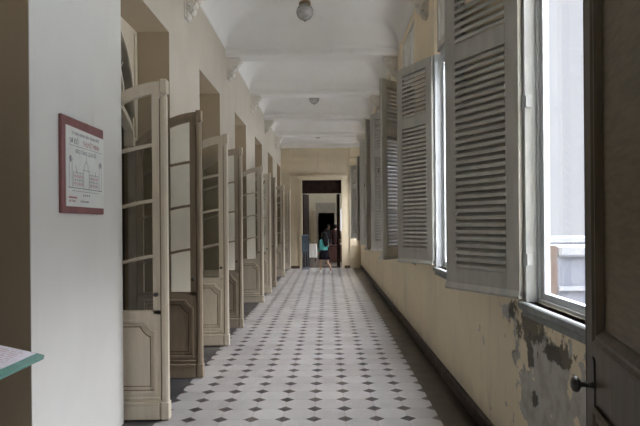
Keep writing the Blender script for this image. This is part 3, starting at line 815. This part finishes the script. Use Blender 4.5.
# ------------------------------------------------------------------ people
def skin_mesh(verts, edges, radii, root=0, sub=2):
    me = bpy.data.meshes.new('sk'); me.from_pydata([Vector(v) for v in verts], edges, [])
    o = bpy.data.objects.new('sk', me); C.objects.link(o)
    md = o.modifiers.new('s', 'SKIN'); md.use_smooth_shade = True; md.branch_smoothing = .6
    for i, sv in enumerate(me.skin_vertices[0].data):
        r = radii[i]; sv.radius = r if isinstance(r, tuple) else (r, r); sv.use_root = (i == root)
    s2 = o.modifiers.new('u', 'SUBSURF'); s2.levels = sub; s2.render_levels = sub
    dg = bpy.context.evaluated_depsgraph_get(); dg.update()
    m2 = bpy.data.meshes.new_from_object(o.evaluated_get(dg)); bpy.data.objects.remove(o); return m2
def add_mesh(bm, me, mat=None):
    if mat is not None: me.transform(mat)
    bm.from_mesh(me)
def head_bm(bm, c, s=1.0, yaw=0):
    """front is -y local before yaw"""
    b2 = BM(); bmesh.ops.create_uvsphere(b2, u_segments=24, v_segments=18, radius=1)
    for v in b2.verts:
        x, y, z = v.co; v.co = Vector((x * .072, y * .090, z * .108))
        if z < 0: v.co.x *= 1 - .32 * z * z; v.co.y *= 1 - .10 * z * z
        if y < -.6: v.co.y += .008 * (abs(z) < .15)            # eye line dip
        if y < -.93 and -.32 < z < .02: v.co.y -= .016         # nose
        if y < -.85 and -.62 < z < -.48: v.co.y -= .005        # lips
        if y < -.6 and z < -.8: v.co.y -= .01                  # chin
    for sx in (-1, 1):
        bmesh.ops.create_icosphere(b2, subdivisions=1, radius=.02, matrix=Matrix.Translation((sx * .073, .005, -.005)) @ Matrix.Diagonal((.45, .8, 1.4, 1)))
    M4 = Matrix.Translation(c) @ Matrix.Rotation(yaw, 4, 'Z') @ Matrix.Scale(s, 4)
    b2.transform(M4); me = bpy.data.meshes.new('h'); b2.to_mesh(me); b2.free(); bm.from_mesh(me)
def hand_chains(bm, wrist, d, side, s=1.0, palm_n=Vector((1, 0, 0))):
    d = d.normalized(); u = d.cross(palm_n).normalized(); w = palm_n
    pal = wrist + d * .05 * s
    me = skin_mesh([wrist, wrist + d * .03 * s, wrist + d * .085 * s], [(0,1),(1,2)], [(.020*s, .020*s), (.030*s, .017*s), (.034*s, .014*s)], 0, 1); bm.from_mesh(me)
    for k, L in enumerate((.060, .070, .066, .052)):
        o = u * (.027 - .018 * k) * s; p0 = wrist + d * .07 * s + o; p1 = wrist + d * .10 * s + o * 1.1
        p2 = p1 + (d * .8 + w * .35) * L * .5 * s; p3 = p2 + (d * .5 + w * .7) * L * .5 * s
        bm.from_mesh(skin_mesh([p0, p1, p2, p3], [(0,1),(1,2),(2,3)], [.009*s, .0088*s, .008*s, .0065*s], 0, 1))
    p0 = wrist + d * .03 * s + u * .02 * s; p1 = p0 + (d * .5 + u * .8) * .03 * s; p2 = p1 + (d * .8 + u * .4 + w * .3) * .03 * s
    bm.from_mesh(skin_mesh([p0, p1, p2], [(0,1),(1,2)], [.011*s, .010*s, .008*s], 0, 1))

def ring_loft(bm, rings, n=24, wob=0):
    """rings: (cx, cy, z, rx, ry)"""
    RR = []
    for j, (cx, cy, z, rx, ry) in enumerate(rings):
        RR.append([bm.verts.new((cx + rx * math.cos(2*PI*i/n) * (1 + wob * j / len(rings) * math.sin(i * 2.6)), cy + ry * math.sin(2*PI*i/n) * (1 + wob * j / len(rings) * math.cos(i * 2.1)), z)) for i in range(n)])
    for A, B in zip(RR, RR[1:]):
        for i in range(n): bm.faces.new((A[i], A[(i+1)%n], B[(i+1)%n], B[i]))
    bm.faces.new(RR[0][::-1]); bm.faces.new(RR[-1])

def girl():
    # local: faces -y before rotation; height 1.40, mid-stride (left leg forward, right trailing)
    t = thing('person', 'girl with long black hair in teal cardigan and black skirt walking away', 'person', (-.12, 19.15, 0), R(-142))
    V = Vector
    hip = V((0, 0, .72))
    J = {'pel': (0,0,.72), 'waist': (0,-.005,.86), 'chest': (0,.0,1.00), 'neck': (0,.005,1.13), 'head': (0,-.01,1.20),
         'lh': (.07,0,.70), 'lk': (.075,-.12,.40), 'la': (.07,-.13,.085), 'lt': (.07,-.24,.035),
         'rh': (-.07,0,.70), 'rk': (-.075,.05,.38), 'ra': (-.07,.27,.19), 'rt': (-.07,.24,.06),
         'ls': (.135,.0,1.085), 'le': (.18,.02,.87), 'lw': (.15,-.10,.72),
         'rs': (-.135,.0,1.085), 're': (-.19,-.02,.88), 'rw': (-.12,-.17,.90)}
    names = list(J); ix = {k: i for i, k in enumerate(names)}
    E = [('pel','waist'),('waist','chest'),('chest','neck'),('neck','head'),('pel','lh'),('lh','lk'),('lk','la'),('la','lt'),('pel','rh'),('rh','rk'),('rk','ra'),('ra','rt'),
         ('chest','ls'),('ls','le'),('le','lw'),('chest','rs'),('rs','re'),('re','rw')]
    rad = {'pel': (.115,.085), 'waist': (.09,.07), 'chest': (.105,.08), 'neck': .038, 'head': .045, 'lh': .075, 'lk': .045, 'la': .028, 'lt': (.03,.018),
           'rh': .075, 'rk': .045, 'ra': .028, 'rt': (.03,.018), 'ls': .042, 'le': .033, 'lw': .023, 'rs': .042, 're': .033, 'rw': .023}
    b = BM(); b.from_mesh(skin_mesh([J[k] for k in names], [(ix[a], ix[c]) for a, c in E], [rad[k] for k in names]))
    head_bm(b, V((0, -.02, 1.285)), .98)
    hand_chains(b, V(J['lw']), V(J['lw']) - V(J['le']), 1, .85); hand_chains(b, V(J['rw']), V(J['rw']) - V(J['re']), -1, .85)
    obj('body', b, M['skin'], t, True)
    b = BM()
    ring_loft(b, [(0,.0,1.15,.055,.05), (0,.0,1.12,.10,.075), (0,.0,1.06,.145,.095), (0,0,.97,.138,.098), (0,0,.86,.118,.09), (0,0,.79,.135,.105), (0,0,.765,.137,.107)], 24)
    for s, a, c, d in ((1,'ls','le','lw'), (-1,'rs','re','rw')):
        p, q, r = V(J[a]), V(J[c]), V(J[d]); tube(b, [p + V((-s*.03,0,.015)), p, p.lerp(q,.5), q, q.lerp(r,.55), q.lerp(r,.92)], [.045,.055,.048,.042,.036,.033], 12)
    obj('cardigan', b, M['teal'], t, True)
    b = BM(); ring_loft(b, [(0,0,.80,.115,.09), (0,0,.76,.135,.105), (0,0,.66,.155,.125), (0,.01,.54,.175,.16), (0,.02,.45,.19,.19)], 30, .08); obj('skirt', b, M['skirt'], t, True)
    b = BM()   # hair: cap plus long fall down the back
    ring_loft(b, [(0,.0,1.402,.02,.025), (0,.0,1.392,.05,.06), (0,.005,1.36,.080,.090), (0,.012,1.31,.090,.096), (0,.03,1.26,.092,.078), (0,.055,1.20,.098,.060), (0,.075,1.12,.112,.055), (0,.085,1.03,.108,.05), (0,.10,.95,.09,.042), (0,.105,.89,.05,.025)], 24, .05)
    obj('hair', b, M['hair'], t, True)
    for nm, p, dn in (('la', V((.07,-.13,.0)), 0), ('ra', V((-.07,.25,.03)), R(62))):
        b = BM(); ring_loft(b, [(0,-.06,.0,.036,.095), (0,-.06,.015,.04,.10), (0,-.055,.04,.034,.085), (0,-.02,.07,.030,.045)], 16)
        b.transform(Matrix.Translation(p) @ Matrix.Rotation(dn, 4, 'X')); obj('shoe', b, M['shoe'], t, True)
    # something dark carried in the crook of the arm
    return t
girl()
def visitor(label, loc, rz, top, h=1.62):
    t = thing('person', label, 'person', loc, rz); V = Vector
    J = {'pel': (0,0,.90), 'waist': (0,0,1.05), 'chest': (0,0,1.22), 'neck': (0,.01,1.39), 'head': (0,0,1.45),
         'lh': (.08,0,.88), 'lk': (.09,-.02,.48), 'la': (.09,.02,.08), 'lt': (.10,-.12,.035), 'rh': (-.08,0,.88), 'rk': (-.09,-.01,.48), 'ra': (-.09,.02,.08), 'rt': (-.10,-.12,.035),
         'ls': (.17,0,1.34), 'le': (.21,.03,1.07), 'lw': (.17,-.13,.93), 'rs': (-.17,0,1.34), 're': (-.21,.03,1.07), 'rw': (-.19,-.08,.86)}
    names = list(J); ix = {k: i for i, k in enumerate(names)}
    E = [('pel','waist'),('waist','chest'),('chest','neck'),('neck','head'),('pel','lh'),('lh','lk'),('lk','la'),('la','lt'),('pel','rh'),('rh','rk'),('rk','ra'),('ra','rt'),('chest','ls'),('ls','le'),('le','lw'),('chest','rs'),('rs','re'),('re','rw')]
    rad = {'pel': (.13,.10), 'waist': (.115,.09), 'chest': (.13,.10), 'neck': .045, 'head': .05, 'lh': .08, 'lk': .055, 'la': .035, 'lt': (.035,.02), 'rh': .08, 'rk': .055, 'ra': .035, 'rt': (.035,.02), 'ls': .05, 'le': .04, 'lw': .026, 'rs': .05, 're': .04, 'rw': .026}
    b = BM(); b.from_mesh(skin_mesh([J[k] for k in names], [(ix[a], ix[c]) for a, c in E], [rad[k] for k in names]))
    head_bm(b, V((0, -.02, 1.53))); hand_chains(b, V(J['lw']), V(J['lw']) - V(J['le']), 1); hand_chains(b, V(J['rw']), V(J['rw']) - V(J['re']), -1)
    obj('body', b, M['skin'], t, True)
    b = BM(); ring_loft(b, [(0,0,1.41,.06,.06), (0,0,1.38,.13,.085), (0,0,1.32,.19,.11), (0,0,1.2,.175,.12), (0,0,1.05,.155,.11), (0,0,.90,.17,.125), (0,0,.84,.172,.127)], 24)
    for s, a, c, d in ((1,'ls','le','lw'), (-1,'rs','re','rw')):
        p, q, r = V(J[a]), V(J[c]), V(J[d]); tube(b, [p, p.lerp(q,.5), q, q.lerp(r,.85)], [.06,.054,.05,.04], 12)
    obj('shirt', b, top, t, True)
    b = BM()
    for s in (-1, 1): tube(b, [(s*.075,0,.92), (s*.088,-.02,.48), (s*.092,.02,.09)], [.10,.075,.06], 14)
    obj('trousers', b, M['darkcloth'], t, True)
    b = BM(); ring_loft(b, [(0,.0,1.645,.02,.03), (0,.0,1.635,.055,.07), (0,.012,1.59,.08,.088), (0,.022,1.54,.084,.086), (0,.04,1.49,.07,.05), (0,.05,1.46,.05,.03)], 20); obj('hair', b, M['hair'], t, True)
    for s in (-1, 1):
        b = BM(); ring_loft(b, [(s*.095,-.05,.0,.042,.125), (s*.095,-.05,.03,.045,.13), (s*.093,-.02,.08,.04,.07)], 14); obj('shoe', b, M['shoeb'], t, True)
visitor('person in dark red shirt standing behind the red-brown desk', (.34, 24.1, 0), R(165), M['redcloth'])
visitor('person in dark clothes standing far behind the walking girl', (.02, 27.2, 0), R(150), M['darkcloth'])

# ------------------------------------------------------------------ outside
b = BM(); box(b, XR + .3, 40, -20, 60, -.6, -.5); struct(obj('ground', b, M['ground']))
def parapet(nm, x0, y0, L, th):
    f = struct(obj(nm, (lambda b: (box(b, x0 + .02, x0 + L, y0, y0 + th, -.5, 1.16), b)[1])(BM()), M['facade']))
    b = BM(); box(b, x0 + .021, x0 + L, y0 - .08, y0 + th, 1.16, 1.32, .03); box(b, x0 + .021, x0 + L, y0 - .05, y0, .68, .74); obj('cornice', b, M['cornice'], f)
    b = BM(); box(b, x0, x0 + .02, y0 + .01, y0 + th, -.5, 1.31); obj('side_face', b, M['brick'], f)
parapet('wall_outside', 3.25, 8.0, 5, .40)
parapet('wall_outsidefar', 2.75, 12.9, 5, .5)

# ------------------------------------------------------------------ light: overcast daylight
SKY_H, SKY_Z = .64, 21.0     # overcast sky, brightest overhead
w = bpy.data.worlds.new('overcast'); sc.world = w; w.use_nodes = True
wt = w.node_tree; bg = wt.nodes['Background']
tc = wt.nodes.new('ShaderNodeTexCoord'); sx = wt.nodes.new('ShaderNodeSeparateXYZ'); wt.links.new(tc.outputs['Generated'], sx.inputs[0])
mr = wt.nodes.new('ShaderNodeMapRange'); mr.interpolation_type = 'SMOOTHSTEP'; wt.links.new(sx.outputs[2], mr.inputs[0])
mr.inputs[1].default_value = .36; mr.inputs[2].default_value = .62; mr.inputs[3].default_value = SKY_H; mr.inputs[4].default_value = SKY_Z
bg.inputs[0].default_value = (.93, .945, 1.02, 1); wt.links.new(mr.outputs[0], bg.inputs[1])
for i, (a, c) in enumerate(win_y):
    L = bpy.data.lights.new('window_daylight_portal', 'AREA'); L.shape = 'RECTANGLE'; L.size = WT - SILL; L.size_y = c - a
    L.cycles.is_portal = True
    o = bpy.data.objects.new('window_daylight_portal', L); C.objects.link(o)
    o.location = (XR + .20, (a + c) / 2, (WT + SILL) / 2); o.rotation_euler = (0, R(90), 0)
L = bpy.data.lights.new('added_back_opening_portal', 'AREA'); L.shape = 'RECTANGLE'; L.size = 1.3; L.size_y = 2.4; L.cycles.is_portal = True
o = bpy.data.objects.new('added_back_opening_portal', L); C.objects.link(o); o.location = (.1, -3.25, 2.25); o.rotation_euler = (R(90), 0, 0)  # portal for the added opening behind the camera

# ------------------------------------------------------------------ camera
cam = bpy.data.cameras.new('camera'); co = bpy.data.objects.new('camera', cam); C.objects.link(co)
cam.sensor_width = 36; cam.lens = 563 / 640 * 36; cam.shift_x = -7.5 / 640; cam.shift_y = 11 / 640
cam.clip_start = .05; cam.clip_end = 200
co.matrix_world = Matrix.Translation((0, 0, 1.65)) @ Matrix.Rotation(R(90), 4, 'X') @ Matrix.Rotation(R(-.45), 4, 'Z')
sc.camera = co
sc.view_settings.view_transform = 'Standard'; sc.view_settings.look = 'None'; sc.view_settings.gamma = 1
sc.view_settings.use_curve_mapping = False; sc.view_settings.exposure = 0.85
sc.cycles.max_bounces = 12; sc.cycles.diffuse_bounces = 8; sc.cycles.transparent_max_bounces = 24
sc.cycles.use_denoising = True
